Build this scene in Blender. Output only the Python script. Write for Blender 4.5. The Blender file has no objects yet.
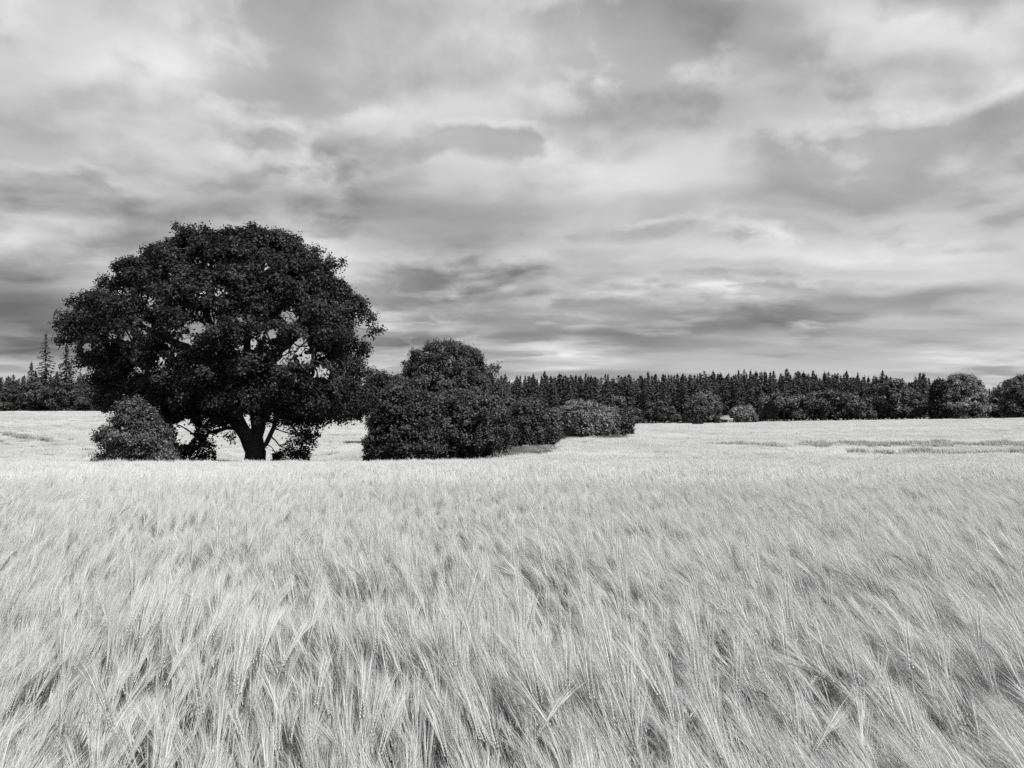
import bpy, math
import numpy as np

rng = np.random.default_rng(7)
sc = bpy.context.scene
COL = sc.collection

# ------------------------------------------------------------------ camera model
F = 773.0                       # focal length in pixels of a 1024 wide frame
EYE = 1.68
HORIZON = 405.0
TH = math.atan((HORIZON - 384.0) / F)
CT, ST = math.cos(TH), math.sin(TH)
EXPO = 0.55


def at(px, py, Y):
    """World point that a pixel of the photograph shows at depth Y."""
    dx, dv = (px - 512.0) / F, (384.0 - py) / F
    ry, rz = CT - dv * ST, ST + dv * CT
    t = Y / ry
    return np.array([dx * t, Y, EYE + rz * t])


def project(P):
    P = np.asarray(P)
    y, z = P[..., 1], P[..., 2] - EYE
    depth = y * CT + z * ST
    up = -y * ST + z * CT
    return 512 + F * P[..., 0] / depth, 384 - F * up / depth


cam_d = bpy.data.cameras.new("camera")
cam = bpy.data.objects.new("camera", cam_d)
COL.objects.link(cam)
cam.location = (0, 0, EYE)
cam.rotation_euler = (math.pi / 2 + TH, 0, 0)
cam_d.sensor_width = 36.0
cam_d.lens = F / 1024 * 36.0
cam_d.clip_start = 0.05
cam_d.clip_end = 12000
sc.camera = cam

# ------------------------------------------------------------------ terrain
LEFT = np.array([(-60, -.82), (0, -.82), (4, -.82), (10, -1.1), (20, -1.75), (35, -2.75), (50, -3.72), (60, -4.75), (75, -5.15),
                 (110, -4.35), (170, -2.3), (228, -1.75), (300, -2.2), (500, -4), (900, -8), (5000, -12)])
RIGHT = np.array([(-60, -.82), (0, -.82), (4, -.82), (10, -1.1), (20, -1.75), (35, -2.75), (50, -3.6), (65, -4.0), (80, -4.4),
                  (120, -5.0), (200, -5.1), (290, -5.5), (400, -6.2), (900, -8), (5000, -12)])
CROP = 0.85


def smooth(a, b, x):
    t = np.clip((x - a) / (b - a), 0, 1)
    return t * t * (3 - 2 * t)


def crop_top(X, Y):
    u = 512 + F * X / np.maximum(Y, 20.0)
    w = smooth(350, 590, u)
    Yc = np.asarray(Y, float)
    tilt = np.clip(-1.45 + 2.3 * (u - 640) / 384, -1.45, 1.6) * smooth(110, 280, Yc) * w
    tilt = tilt + .70 * np.exp(-((u - 600) / 90) ** 2) * smooth(70, 112, Yc) * (1 - smooth(130, 200, Yc))
    return EYE + tilt + (1 - w) * np.interp(Yc, LEFT[:, 0], LEFT[:, 1]) + w * np.interp(Yc, RIGHT[:, 0], RIGHT[:, 1])


def ground_z(X, Y):
    return crop_top(np.asarray(X, float), np.asarray(Y, float)) - CROP


class Noise2:
    """smooth pseudo random field made of plane waves, about -1..1"""
    def __init__(self, seed, scale, n=14):
        r = np.random.default_rng(seed)
        a = r.uniform(0, 2 * np.pi, n)
        k = r.uniform(.5, 1.8, n) * 2 * np.pi / scale
        self.kx, self.ky, self.ph = k * np.cos(a), k * np.sin(a), r.uniform(0, 2 * np.pi, n)

    def __call__(self, X, Y):
        s = np.sin(np.multiply.outer(np.asarray(X, float), self.kx) + np.multiply.outer(np.asarray(Y, float), self.ky) + self.ph)
        return np.clip(s.sum(-1) / math.sqrt(len(self.ph)) * 0.8, -1.3, 1.3)


# ------------------------------------------------------------------ mesh helper
def make_mesh(name, V, Q=None, T=None, mats=(), qm=None, tm=None, smooth_shade=False, tint=None):
    V = np.asarray(V, np.float32).reshape(-1, 3)
    Q = np.zeros((0, 4), np.int32) if Q is None else np.asarray(Q, np.int32).reshape(-1, 4)
    T = np.zeros((0, 3), np.int32) if T is None else np.asarray(T, np.int32).reshape(-1, 3)
    me = bpy.data.meshes.new(name)
    me.vertices.add(len(V))
    me.vertices.foreach_set("co", V.ravel())
    loops = np.concatenate([Q.ravel(), T.ravel()]).astype(np.int32)
    me.loops.add(len(loops))
    me.loops.foreach_set("vertex_index", loops)
    nf = len(Q) + len(T)
    me.polygons.add(nf)
    start = np.concatenate([np.arange(len(Q)) * 4, len(Q) * 4 + np.arange(len(T)) * 3]).astype(np.int32)
    me.polygons.foreach_set("loop_start", start)
    for m in mats:
        me.materials.append(m)
    if qm is not None or tm is not None:
        mi = np.concatenate([np.zeros(len(Q)) if qm is None else np.asarray(qm), np.zeros(len(T)) if tm is None else np.asarray(tm)])
        me.polygons.foreach_set("material_index", mi.astype(np.int32))
    if smooth_shade:
        me.polygons.foreach_set("use_smooth", np.ones(nf, bool))
    if tint is not None:
        a = me.attributes.new("tint", "FLOAT", "POINT")
        a.data.foreach_set("value", np.asarray(tint, np.float32))
    me.update(calc_edges=True)
    return me


def obj(name, me, parent=None):
    o = bpy.data.objects.new(name, me)
    COL.objects.link(o)
    if parent is not None:
        o.parent = parent
    return o


def tag(o, label=None, category=None, group=None, kind=None):
    if label: o["label"] = label
    if category: o["category"] = category
    if group: o["group"] = group
    if kind: o["kind"] = kind
    return o


def thing(name, loc, label, category, group=None, rz=0.0):
    o = bpy.data.objects.new(name, None)
    COL.objects.link(o)
    o.location = loc
    o.rotation_euler = (0, 0, rz)
    o.empty_display_size = 0.3
    return tag(o, label, category, group)


# ------------------------------------------------------------------ node helper
class NB:
    def __init__(self, tree):
        self.t = tree
        tree.nodes.clear()

    def n(self, kind, **kw):
        nd = self.t.nodes.new(kind)
        for k, v in kw.items():
            setattr(nd, k, v)
        return nd

    def link(self, a, b):
        self.t.links.new(a, b)

    def put(self, sock, v):
        if isinstance(v, bpy.types.NodeSocket):
            self.link(v, sock)
        elif v is not None:
            sock.default_value = v

    def m(self, op, a, b=None, c=None, clamp=False):
        nd = self.n("ShaderNodeMath", operation=op, use_clamp=clamp)
        for i, v in enumerate((a, b, c)):
            if v is not None:
                self.put(nd.inputs[i], v)
        return nd.outputs[0]

    def v(self, op, a, b=None, scale=None):
        nd = self.n("ShaderNodeVectorMath", operation=op)
        self.put(nd.inputs[0], a)
        if b is not None: self.put(nd.inputs[1], b)
        if scale is not None: self.put(nd.inputs["Scale"], scale)
        return nd.outputs[0]

    def noise(self, vec, scale, detail=6, rough=.55, dist=0.0, dim="3D", lac=2.0):
        nd = self.n("ShaderNodeTexNoise", noise_dimensions=dim)
        self.put(nd.inputs["Vector"], vec)
        nd.inputs["Scale"].default_value = scale
        nd.inputs["Detail"].default_value = detail
        nd.inputs["Roughness"].default_value = rough
        nd.inputs["Lacunarity"].default_value = lac
        nd.inputs["Distortion"].default_value = dist
        return nd.outputs[0]

    def xyz(self, x, y, z):
        nd = self.n("ShaderNodeCombineXYZ")
        for i, v in enumerate((x, y, z)):
            self.put(nd.inputs[i], v)
        return nd.outputs[0]

    def ramp(self, fac, lo, hi, a, b):
        nd = self.n("ShaderNodeMapRange", interpolation_type="SMOOTHSTEP")
        self.put(nd.inputs["Value"], fac)
        for k, v in zip(("From Min", "From Max", "To Min", "To Max"), (lo, hi, a, b)):
            nd.inputs[k].default_value = v
        return nd.outputs["Result"]


def new_mat(name):
    m = bpy.data.materials.new(name)
    m.use_nodes = True
    return m, NB(m.node_tree)


def grey(nb, val):
    nd = nb.n("ShaderNodeCombineColor")
    for i in range(3):
        nb.put(nd.inputs[i], val)
    return nd.outputs[0]


def plant_material(name, base, var, transl, gloss=.0, rough=.5, use_tint=False, inst_var=0.0, patch=None, patch_amp=0.0):
    """thin leaf or stem: diffuse + translucent with a weak sheen"""
    m, nb = new_mat(name)
    out = nb.n("ShaderNodeOutputMaterial")
    geo = nb.n("ShaderNodeNewGeometry")
    val = nb.m("ADD", nb.m("MULTIPLY", geo.outputs["Random Per Island"], 2 * var), 1 - var)
    if use_tint:
        at_ = nb.n("ShaderNodeAttribute", attribute_name="tint")
        val = nb.m("MULTIPLY", val, at_.outputs["Fac"])
    if inst_var:
        oi = nb.n("ShaderNodeObjectInfo")
        val = nb.m("MULTIPLY", val, nb.m("ADD", nb.m("MULTIPLY", oi.outputs["Random"], 2 * inst_var), 1 - inst_var))
    if patch:
        nz = nb.noise(geo.outputs["Position"], patch, 3, .6)
        val = nb.m("MULTIPLY", val, nb.m("ADD", nb.m("MULTIPLY", nb.m("SUBTRACT", nz, .5), 2 * patch_amp), 1.0))
    val = nb.m("MULTIPLY", val, base)
    c = grey(nb, val)
    d = nb.n("ShaderNodeBsdfDiffuse"); nb.link(c, d.inputs["Color"])
    sh = d.outputs[0]
    if transl:
        t = nb.n("ShaderNodeBsdfTranslucent"); nb.link(c, t.inputs["Color"])
        mx = nb.n("ShaderNodeMixShader"); mx.inputs[0].default_value = transl
        nb.link(sh, mx.inputs[1]); nb.link(t.outputs[0], mx.inputs[2]); sh = mx.outputs[0]
    if gloss:
        g = nb.n("ShaderNodeBsdfGlossy"); g.inputs["Roughness"].default_value = rough
        g.inputs["Color"].default_value = (.9, .9, .9, 1)
        mx = nb.n("ShaderNodeMixShader"); mx.inputs[0].default_value = gloss
        nb.link(sh, mx.inputs[1]); nb.link(g.outputs[0], mx.inputs[2]); sh = mx.outputs[0]
    nb.link(sh, out.inputs["Surface"])
    return m


def bark_material(name, base, scale=6.0):
    m, nb = new_mat(name)
    out = nb.n("ShaderNodeOutputMaterial")
    geo = nb.n("ShaderNodeNewGeometry")
    p = nb.v("MULTIPLY", geo.outputs["Position"], (1.0, 1.0, .22))
    nz = nb.noise(p, scale, 6, .65)
    n2 = nb.noise(geo.outputs["Position"], .9, 3, .6)
    val = nb.m("MULTIPLY", nb.m("ADD", nb.m("MULTIPLY", nz, 1.1), .45), base)
    val = nb.m("MULTIPLY", val, nb.m("ADD", nb.m("MULTIPLY", n2, .8), .6))
    b = nb.n("ShaderNodeBsdfPrincipled")
    nb.link(grey(nb, val), b.inputs["Base Color"])
    b.inputs["Roughness"].default_value = .9
    b.inputs["Specular IOR Level"].default_value = .2
    bp = nb.n("ShaderNodeBump"); bp.inputs["Strength"].default_value = .9; bp.inputs["Distance"].default_value = .08
    nb.link(nz, bp.inputs["Height"]); nb.link(bp.outputs[0], b.inputs["Normal"])
    nb.link(b.outputs[0], out.inputs["Surface"])
    return m


M_STEM = plant_material("barley_stem", .36, .25, .25, .0, .45, inst_var=.2)
M_LEAF = plant_material("barley_leaf", .26, .3, .3, .03, .4, inst_var=.2)
M_EAR = plant_material("barley_ear", .40, .18, .2, .01, .5, inst_var=.14)
M_AWN = plant_material("barley_awn", .55, .16, .4, .02, .4, inst_var=.12, patch=.35, patch_amp=.10)
M_FARAWN = plant_material("distant_barley", .46, .12, .3, .0, .4, inst_var=.06, patch=.045, patch_amp=.34)
M_MIDAWN = plant_material("barley_awn_beyond", .62, .14, .4, .01, .4, inst_var=.10, patch=.3, patch_amp=.10)
M_GREEN = plant_material("green_barley", .24, .3, .3, .02, .4, inst_var=.25)
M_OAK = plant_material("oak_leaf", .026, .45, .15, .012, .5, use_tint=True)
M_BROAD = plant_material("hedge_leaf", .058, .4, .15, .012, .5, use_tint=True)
M_PALE = plant_material("pale_leaf", .085, .4, .2, .015, .5, use_tint=True)
M_SUNLIT = plant_material("sunlit_leaf", .16, .4, .25, .015, .5, use_tint=True)  # sunlit highlights of the crown tops put into the whole leaf colour
M_FARLEAF = plant_material("far_leaf", .088, .4, .18, .01, .5, use_tint=True, inst_var=.3)  # base colour lifted in place of a thin haze over the far trees
M_NEEDLE = plant_material("conifer_needle", .060, .35, .08, .0, .55, use_tint=True, inst_var=.25)  # needle colour also raised to imitate haze
M_BARK = bark_material("oak_bark", .06)
M_TWIG = bark_material("grey_bark", .06, 9)
M_VERGE = plant_material("verge_grass", .22, .3, .3, .02, .5, inst_var=.2)


def ground_material():
    m, nb = new_mat("field_soil")
    out = nb.n("ShaderNodeOutputMaterial")
    geo = nb.n("ShaderNodeNewGeometry")
    n1 = nb.noise(geo.outputs["Position"], .05, 6, .6)
    n2 = nb.noise(geo.outputs["Position"], 3.0, 6, .7)
    val = nb.m("MULTIPLY", nb.m("ADD", nb.m("MULTIPLY", n1, .5), nb.m("MULTIPLY", n2, .7)), .30)
    b = nb.n("ShaderNodeBsdfPrincipled")
    nb.link(grey(nb, val), b.inputs["Base Color"])
    b.inputs["Roughness"].default_value = 1.0
    b.inputs["Specular IOR Level"].default_value = .1
    bp = nb.n("ShaderNodeBump"); bp.inputs["Strength"].default_value = .8; bp.inputs["Distance"].default_value = .1
    nb.link(n2, bp.inputs["Height"]); nb.link(bp.outputs[0], b.inputs["Normal"])
    nb.link(b.outputs[0], out.inputs["Surface"])
    return m


# ------------------------------------------------------------------ ground sheet
def build_ground():
    ys = np.concatenate([np.linspace(-60, 0, 13)[:-1], np.linspace(0, 40, 41)[:-1], np.linspace(40, 300, 105)[:-1],
                         np.geomspace(300, 5000, 40)])
    s = np.linspace(-1, 1, 121)
    s = np.sign(s) * np.abs(s) ** 1.3
    X, Y = [], []
    for y in ys:
        half = 40 + max(y, 0) * 1.15 + 20
        X.append(s * half); Y.append(np.full_like(s, y))
    X, Y = np.array(X), np.array(Y)
    Z = ground_z(X, Y)
    nr, nc = X.shape
    V = np.stack([X, Y, Z], -1).reshape(-1, 3)
    i = np.arange(nr - 1)[:, None] * nc + np.arange(nc - 1)[None]
    Q = np.stack([i, i + 1, i + nc + 1, i + nc], -1).reshape(-1, 4)
    o = obj("ground", make_mesh("ground", V, Q, mats=[ground_material()], smooth_shade=True))
    tag(o, "gently rolling farmland under the barley", "ground", kind="structure")


build_ground()


# ------------------------------------------------------------------ barley
class Acc:
    def __init__(self):
        self.V, self.Q, self.T, self.qm, self.tm = [], [], [], [], []
        self.n = 0

    def add(self, V, Q=(), T=(), m=0):
        V = np.asarray(V, float).reshape(-1, 3)
        self.V.append(V)
        for q in Q: self.Q.append([a + self.n for a in q]); self.qm.append(m)
        for t in T: self.T.append([a + self.n for a in t]); self.tm.append(m)
        self.n += len(V)

    def mesh(self, name, mats, smooth_shade=False):
        return make_mesh(name, np.concatenate(self.V), self.Q or None, self.T or None, mats, self.qm or None, self.tm or None, smooth_shade)


def unit(v):
    v = np.asarray(v, float)
    return v / (np.linalg.norm(v, axis=-1, keepdims=True) + 1e-12)


def stalk_curve(r, L, a0, a1, n, side):
    """points of a stem that leaves the ground at angle a0 from the vertical and ends at a1, leaning to +Y"""
    P = [np.zeros(3)]
    ds = L / n
    for k in range(n):
        s = (k + .5) / n
        a = a0 + (a1 - a0) * s ** 1.7
        d = unit([math.sin(a) * side, math.sin(a), math.cos(a)])
        P.append(P[-1] + d * ds)
    return np.array(P), d


def prism(acc, P, rad, sides, m):
    """tapered tube along the points P"""
    P = np.asarray(P); k = len(P)
    V = []
    for i in range(k):
        t = unit(P[min(i + 1, k - 1)] - P[max(i - 1, 0)])
        u = unit(np.cross(t, [1.0, 0.03, 0.02])); w = np.cross(t, u)
        for j in range(sides):
            a = 2 * math.pi * j / sides
            V.append(P[i] + rad[i] * (math.cos(a) * u + math.sin(a) * w))
    Q = [[i * sides + j, i * sides + (j + 1) % sides, (i + 1) * sides + (j + 1) % sides, (i + 1) * sides + j]
         for i in range(k - 1) for j in range(sides)]
    acc.add(V, Q, m=m)


def awn(acc, p, d, L, w, r, m, droop=.25):
    d = unit(d)
    b = unit(np.cross(d, r.normal(size=3)))
    q = p + d * L * .55
    e = q + unit(d + np.array([0, .1, -droop * r.uniform(0, 1)])) * L * .45
    acc.add([p - b * w, p + b * w, q + b * w * .75, q - b * w * .75, e], [[0, 1, 2, 3]], [[3, 2, 4]], m)


def near_stalk(seed):
    r = np.random.default_rng(seed)
    acc = Acc()
    L = r.uniform(.70, .84)
    a1 = math.radians(r.uniform(26, 66))
    P, d = stalk_curve(r, L, math.radians(r.uniform(2, 14)), a1, 7, r.normal() * .12)
    prism(acc, P, np.linspace(.0021, .0013, 8), 3, 0)
    # one drooping leaf and a flag leaf
    for k in (3, 5):
        p = P[k]; side = unit([r.normal(), r.normal() * .6 + .4, 0])
        ll = r.uniform(.12, .22); w = .005
        b = unit(np.cross(side, [0, 0, 1])) * w
        p1 = p + side * ll * .35 + np.array([0, 0, ll * .5]); p2 = p1 + side * ll * .5 - np.array([0, 0, ll * .12])
        acc.add([p - b * .5, p + b * .5, p1 + b, p1 - b, p2], [[0, 1, 2, 3]], [[3, 2, 4]], 3)
    # ear: two rows of pointed grains, bending on a little
    n = 11; el = r.uniform(.075, .10)
    e = P[-1].copy(); a = a1
    side_v = unit(np.cross(d, r.normal(size=3)))
    sx = d[0] / max(math.sin(a1), .2)
    for k in range(n):
        a = min(a + math.radians(2.2), math.radians(115))
        d = unit([math.sin(a) * sx, math.sin(a), math.cos(a)])
        side_v = unit(side_v - d * np.dot(side_v, d)); nv = np.cross(d, side_v)
        taper = 1 - .45 * (k / n)
        for sg in (-1, 1):
            c = e + side_v * sg * .0032 * taper
            g = unit(d + side_v * sg * .28)
            gl, gw = .0125 * taper, .0027 * taper
            b0 = c; tp = c + g * gl; mid = c + g * gl * .45
            acc.add([b0, mid + side_v * gw, mid + nv * gw * .8, mid - side_v * gw, mid - nv * gw * .8, tp], [],
                    [[0, 2, 1], [0, 3, 2], [0, 4, 3], [0, 1, 4], [5, 1, 2], [5, 2, 3], [5, 3, 4], [5, 4, 1]], 1)
            if True:
                ad = unit(d + side_v * sg * r.uniform(.03, .16) + nv * r.normal() * .05 + r.normal(size=3) * .02)
                awn(acc, tp, ad, r.uniform(.12, .18) * (1 - .15 * k / n), .0006, r, 2)
                ad = unit(d + side_v * sg * r.uniform(-.04, .12) + nv * r.normal() * .07 + r.normal(size=3) * .02)
                awn(acc, mid, ad, r.uniform(.13, .20), .0005, r, 2)
        e = e + d * (el / n)
    return acc.mesh("barley_stalk", [M_STEM, M_EAR, M_AWN, M_LEAF])


def mid_tuft(seed, size, count):
    """a tuft of simpler stalks for the middle distance"""
    r = np.random.default_rng(seed)
    acc = Acc()
    for _ in range(count):
        o = np.array([r.uniform(-.5, .5) * size, r.uniform(-.5, .5) * size, 0])
        L = r.uniform(.68, .86); a1 = math.radians(r.uniform(28, 68)); a0 = math.radians(r.uniform(2, 16))
        P, d = stalk_curve(r, L, a0, a1, 4, r.normal() * .22)
        P = P + o
        b = unit(np.array([1, r.normal() * .5, 0])) * .0028
        V = []
        for p in P: V += [p - b, p + b]
        acc.add(V, [[2 * i, 2 * i + 1, 2 * i + 3, 2 * i + 2] for i in range(4)], m=0)
        e = P[-1]; s = unit(np.cross(d, [0, 0, 1])) if abs(d[2]) < .99 else np.array([1, 0, 0]); nv = np.cross(s, d)
        el = r.uniform(.075, .10)
        for w in (s, nv):
            acc.add([e - w * .004, e + w * .004, e + d * el + w * .003, e + d * el - w * .003], [[0, 1, 2, 3]], m=1)
        for _k in range(9):
            ad = unit(d + r.normal(size=3) * .10)
            awn(acc, e + d * el * r.uniform(.2, 1), ad, r.uniform(.10, .15), .0017, r, 2)
    return acc.mesh("barley_tuft", [M_STEM, M_EAR, M_MIDAWN, M_LEAF])


def far_patch(seed, size, count, green=False, hs=1.0):
    r = np.random.default_rng(seed)
    n = count
    o = np.stack([r.uniform(-.5, .5, n) * size, r.uniform(-.5, .5, n) * size, np.zeros(n)], -1)
    lean = np.radians(r.uniform(15, 45, n)); H = r.uniform(.62, .85, n) * hs
    az = r.normal(0, .5, n)
    dirh = np.stack([np.sin(az), np.cos(az), np.zeros(n)], -1)
    mid = o + dirh * (np.sin(lean) * .35 * H)[:, None]; mid[:, 2] = H * .78
    tip = mid + dirh * (r.uniform(.14, .28, n))[:, None]; tip[:, 2] = H * r.uniform(.95, 1.12, n)
    ang = r.normal(0, .6, n)
    b = np.stack([np.cos(ang), np.sin(ang), np.zeros(n)], -1) * (r.uniform(.012, .03, n))[:, None]
    V = np.stack([o - b * .5, o + b * .5, mid + b * .6, mid - b * .6, mid - b, mid + b, tip], 1).reshape(-1, 3)
    k = np.arange(n)[:, None] * 7
    Q = k + np.array([[0, 1, 2, 3]]); T = k + np.array([[4, 5, 6]])
    mats = [M_GREEN, M_GREEN] if green else [M_STEM, M_FARAWN]
    return make_mesh("barley_patch", V, Q, T, mats, np.zeros(n), np.ones(n))


def grid_points(r, x0, x1, y0, y1, step, jitter=.5):
    gx = np.arange(x0, x1, step); gy = np.arange(y0, y1, step)
    X, Y = np.meshgrid(gx, gy)
    X = X.ravel() + r.uniform(-jitter, jitter, X.size) * step
    Y = Y.ravel() + r.uniform(-jitter, jitter, Y.size) * step
    return X, Y


def segdist(X, Y, a, b):
    a, b = np.asarray(a, float), np.asarray(b, float)
    d = b - a
    t = np.clip(((X - a[0]) * d[0] + (Y - a[1]) * d[1]) / (d @ d), 0, 1)
    return np.hypot(X - a[0] - t * d[0], Y - a[1] - t * d[1])


NEAR_N, MID_N, FAR_N, GRN_N = 12, 6, 5, 3
n_lean, n_hgt, n_side, n_big = Noise2(1, 2.6), Noise2(2, 1.1), Noise2(3, 3.5), Noise2(4, 11.0)
n_gap = Noise2(5, 1.0)


def build_barley():
    r = np.random.default_rng(21)
    src = bpy.data.collections.new("barley_sources")
    for k in range(NEAR_N):
        src.objects.link(bpy.data.objects.new("barley_a_%02d" % k, near_stalk(100 + k)))
    for k in range(MID_N):
        src.objects.link(bpy.data.objects.new("barley_b_%02d" % k, mid_tuft(200 + k, .42, 62)))
    for k in range(FAR_N):
        src.objects.link(bpy.data.objects.new("barley_c_%02d" % k, far_patch(300 + k, 1.7, 420)))
    for k in range(GRN_N):
        src.objects.link(bpy.data.objects.new("barley_d_%02d" % k, far_patch(400 + k, 1.3, 150, True, 1.25)))
    PX, PY, IDX, SC, RX, RY, RZ = [], [], [], [], [], [], []

    def emit(X, Y, idx, scl, rx, ry, rz):
        for lst, v in zip((PX, PY, IDX, SC, RX, RY, RZ), (X, Y, idx, scl, rx, ry, rz)):
            lst.append(np.broadcast_to(v, X.shape).astype(float))

    # near: one instance per stalk
    NEAR_END = 11.0
    X, Y = grid_points(r, -12, 12, -1.6, NEAR_END, .041)
    keep = (np.abs(X) < 1.6 + np.maximum(Y, 0) * .92) & (np.hypot(X, Y) > .75)
    keep &= (Y < NEAR_END - 1.2 + 1.2 * r.uniform(size=X.size))
    thin = 1 - .36 * smooth(.35, 1.0, n_gap(X, Y) * .6 + n_hgt(X * .7, Y * .7) * .7)
    thin *= 1 - .45 * np.exp(-((X - 1.15) / .55) ** 2 - ((Y - 2.35) / .7) ** 2)
    keep &= r.uniform(size=X.size) < thin
    X, Y = X[keep], Y[keep]; n = len(X)
    odd = np.where(r.uniform(size=n) < .05, 3.2, 1.0)      # a few stray and broken stalks
    emit(X, Y, r.integers(0, NEAR_N, n), 1.0 + .07 * n_hgt(X, Y) + .05 * n_lean(X, Y) + r.normal(0, .05, n),
         -.16 * n_lean(X, Y) + r.normal(0, .06, n) * odd, r.normal(0, .045, n) * odd,
         .30 + .15 * n_side(X, Y) + .07 * n_hgt(X, Y) + r.normal(0, .19, n) * odd)
    # middle: tufts
    MID_END = 58.0
    X, Y = grid_points(r, -62, 62, NEAR_END - 1.2, MID_END, .38)
    keep = (np.abs(X) < 4 + Y * .86) & (Y > NEAR_END - 1.2 + 1.0 * r.uniform(size=X.size)) & (Y < MID_END - 10 * r.uniform(size=X.size) ** 1.5)
    thin = 1 - .45 * smooth(.45, 1.1, n_side(X * .8 + 9, Y * .5))
    keep &= r.uniform(size=X.size) < thin
    X, Y = X[keep], Y[keep]; n = len(X)
    emit(X, Y, NEAR_N + r.integers(0, MID_N, n), 1.0 + .05 * n_hgt(X, Y) + .06 * n_lean(X, Y) + .05 * n_big(X, Y) + r.normal(0, .03, n),
         -.14 * n_lean(X * .6, Y * .6) + r.normal(0, .05, n), r.normal(0, .04, n),
         .24 + .2 * n_side(X, Y) + r.normal(0, .13, n))
    # far: patches; none under the hedge clump or beyond the forest edge
    X, Y = grid_points(r, -230, 250, MID_END - 10, 296, 1.45)
    u = 512 + F * X / Y
    edge = 226 + 64 * smooth(380, 600, u)
    keep = (np.abs(X) < 6 + Y * .80) & (Y < edge) & (Y > MID_END - 9 * r.uniform(size=X.size))
    clump = ((u > 368) & (u < 512) & (Y > 60.5) & (Y < 84)) | ((u > 505) & (u < 560) & (Y > 80) & (Y < 104)) | \
            ((u > 556) & (u < 632) & (Y > 100) & (Y < 132)) | ((u > 470) & (u < 560) & (Y > 68) & (Y < 88))
    keep &= ~clump
    # wheel tracks
    tracks = [(at(-40, 428, 130)[:2], at(62, 441, 98)[:2]), (at(-60, 436, 112)[:2], at(8, 442, 96)[:2]),
              (at(640, 436, 122)[:2], at(1060, 428, 170)[:2])]
    for a, b in tracks:
        keep &= segdist(X, Y, a, b) > .8
    wob = n_big(X, Y) * 2.0
    b1 = (np.abs(Y - 90 - wob * .6 - (u - 900) * .012) < 6.0) & (u > 690)
    b2 = (np.abs(Y - 66.5 - wob * .5 + (u - 900) * .006) < 2.4) & (u > 800)
    b3 = (np.abs(Y - 62 - wob * .5) < 2.0) & (u < 110)
    gmask = (b1 & (n_side(X * .6, Y * .2) + 1.7 * smooth(700, 880, u) > .75)) | (b2 & (n_side(X * .5, Y * .3) + .8 * smooth(800, 960, u) > .1)) | \
            (b3 & (n_side(X * .3, Y * .3) > .35))
    keep &= ~(gmask & (r.uniform(size=X.size) < .5))
    Xk, Yk = X[keep], Y[keep]; n = len(Xk)
    emit(Xk, Yk, NEAR_N + MID_N + r.integers(0, FAR_N, n), 1.0 + .10 * n_big(Xk, Yk) + r.normal(0, .05, n), r.normal(0, .05, n), r.normal(0, .04, n),
         r.normal(0, .35, n))
    for a, b in tracks[:2]:
        gmask |= (segdist(X, Y, a, b) < .75) & (r.uniform(size=X.size) < .7)
    g = gmask & (np.abs(X) < 6 + Y * .80) & ~clump
    Xg, Yg = X[g], Y[g]; n = len(Xg)
    emit(Xg, Yg, NEAR_N + MID_N + FAR_N + r.integers(0, GRN_N, n), r.uniform(.85, 1.2, n), r.normal(0, .05, n), r.normal(0, .05, n), r.uniform(-.8, .8, n))

    X, Y, IDX, SC, RX, RY, RZ = (np.concatenate(v) for v in (PX, PY, IDX, SC, RX, RY, RZ))
    Z = ground_z(X, Y)
    me = bpy.data.meshes.new("barley")
    me.vertices.add(len(X))
    me.vertices.foreach_set("co", np.stack([X, Y, Z], -1).astype(np.float32).ravel())
    a = me.attributes.new("which", "INT", "POINT"); a.data.foreach_set("value", IDX.astype(np.int32))
    a = me.attributes.new("size", "FLOAT", "POINT"); a.data.foreach_set("value", SC.astype(np.float32))
    a = me.attributes.new("turn", "FLOAT_VECTOR", "POINT"); a.data.foreach_set("vector", np.stack([RX, RY, RZ], -1).astype(np.float32).ravel())
    # rough grass of the verge
    gsrc = bpy.data.collections.new("verge_sources")
    for k in range(3):
        m_ = far_patch(700 + k, 1.3, 200, True, 1.0)
        for i_ in range(2): m_.materials[i_] = M_VERGE
        gsrc.objects.link(bpy.data.objects.new("verge_%02d" % k, m_))
    gx, gy = grid_points(r, -12, 22, 60, 134, .8)
    gu = 512 + F * gx / gy
    kk = ((gu > 366) & (gu < 514) & (gy > 60.5) & (gy < 84)) | ((gu > 505) & (gu < 560) & (gy > 70) & (gy < 106)) | ((gu > 554) & (gu < 634) & (gy > 100) & (gy < 132))
    gx, gy = gx[kk], gy[kk]
    gm = bpy.data.meshes.new("grass")
    gm.vertices.add(len(gx))
    gm.vertices.foreach_set("co", np.stack([gx, gy, ground_z(gx, gy)], -1).astype(np.float32).ravel())
    a = gm.attributes.new("which", "INT", "POINT"); a.data.foreach_set("value", r.integers(0, 3, len(gx)).astype(np.int32))
    a = gm.attributes.new("size", "FLOAT", "POINT"); a.data.foreach_set("value", r.uniform(.5, .9, len(gx)).astype(np.float32))
    a = gm.attributes.new("turn", "FLOAT_VECTOR", "POINT")
    a.data.foreach_set("vector", np.stack([r.normal(0, .08, len(gx)), r.normal(0, .08, len(gx)), r.uniform(-3, 3, len(gx))], -1).astype(np.float32).ravel())
    instancer("grass", gm, gsrc, "rough grey grass of the verge round the hedge bushes", "grass")
    instancer("barley", me, src, "pale ripening barley crop with long awns filling the field", "barley")


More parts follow.
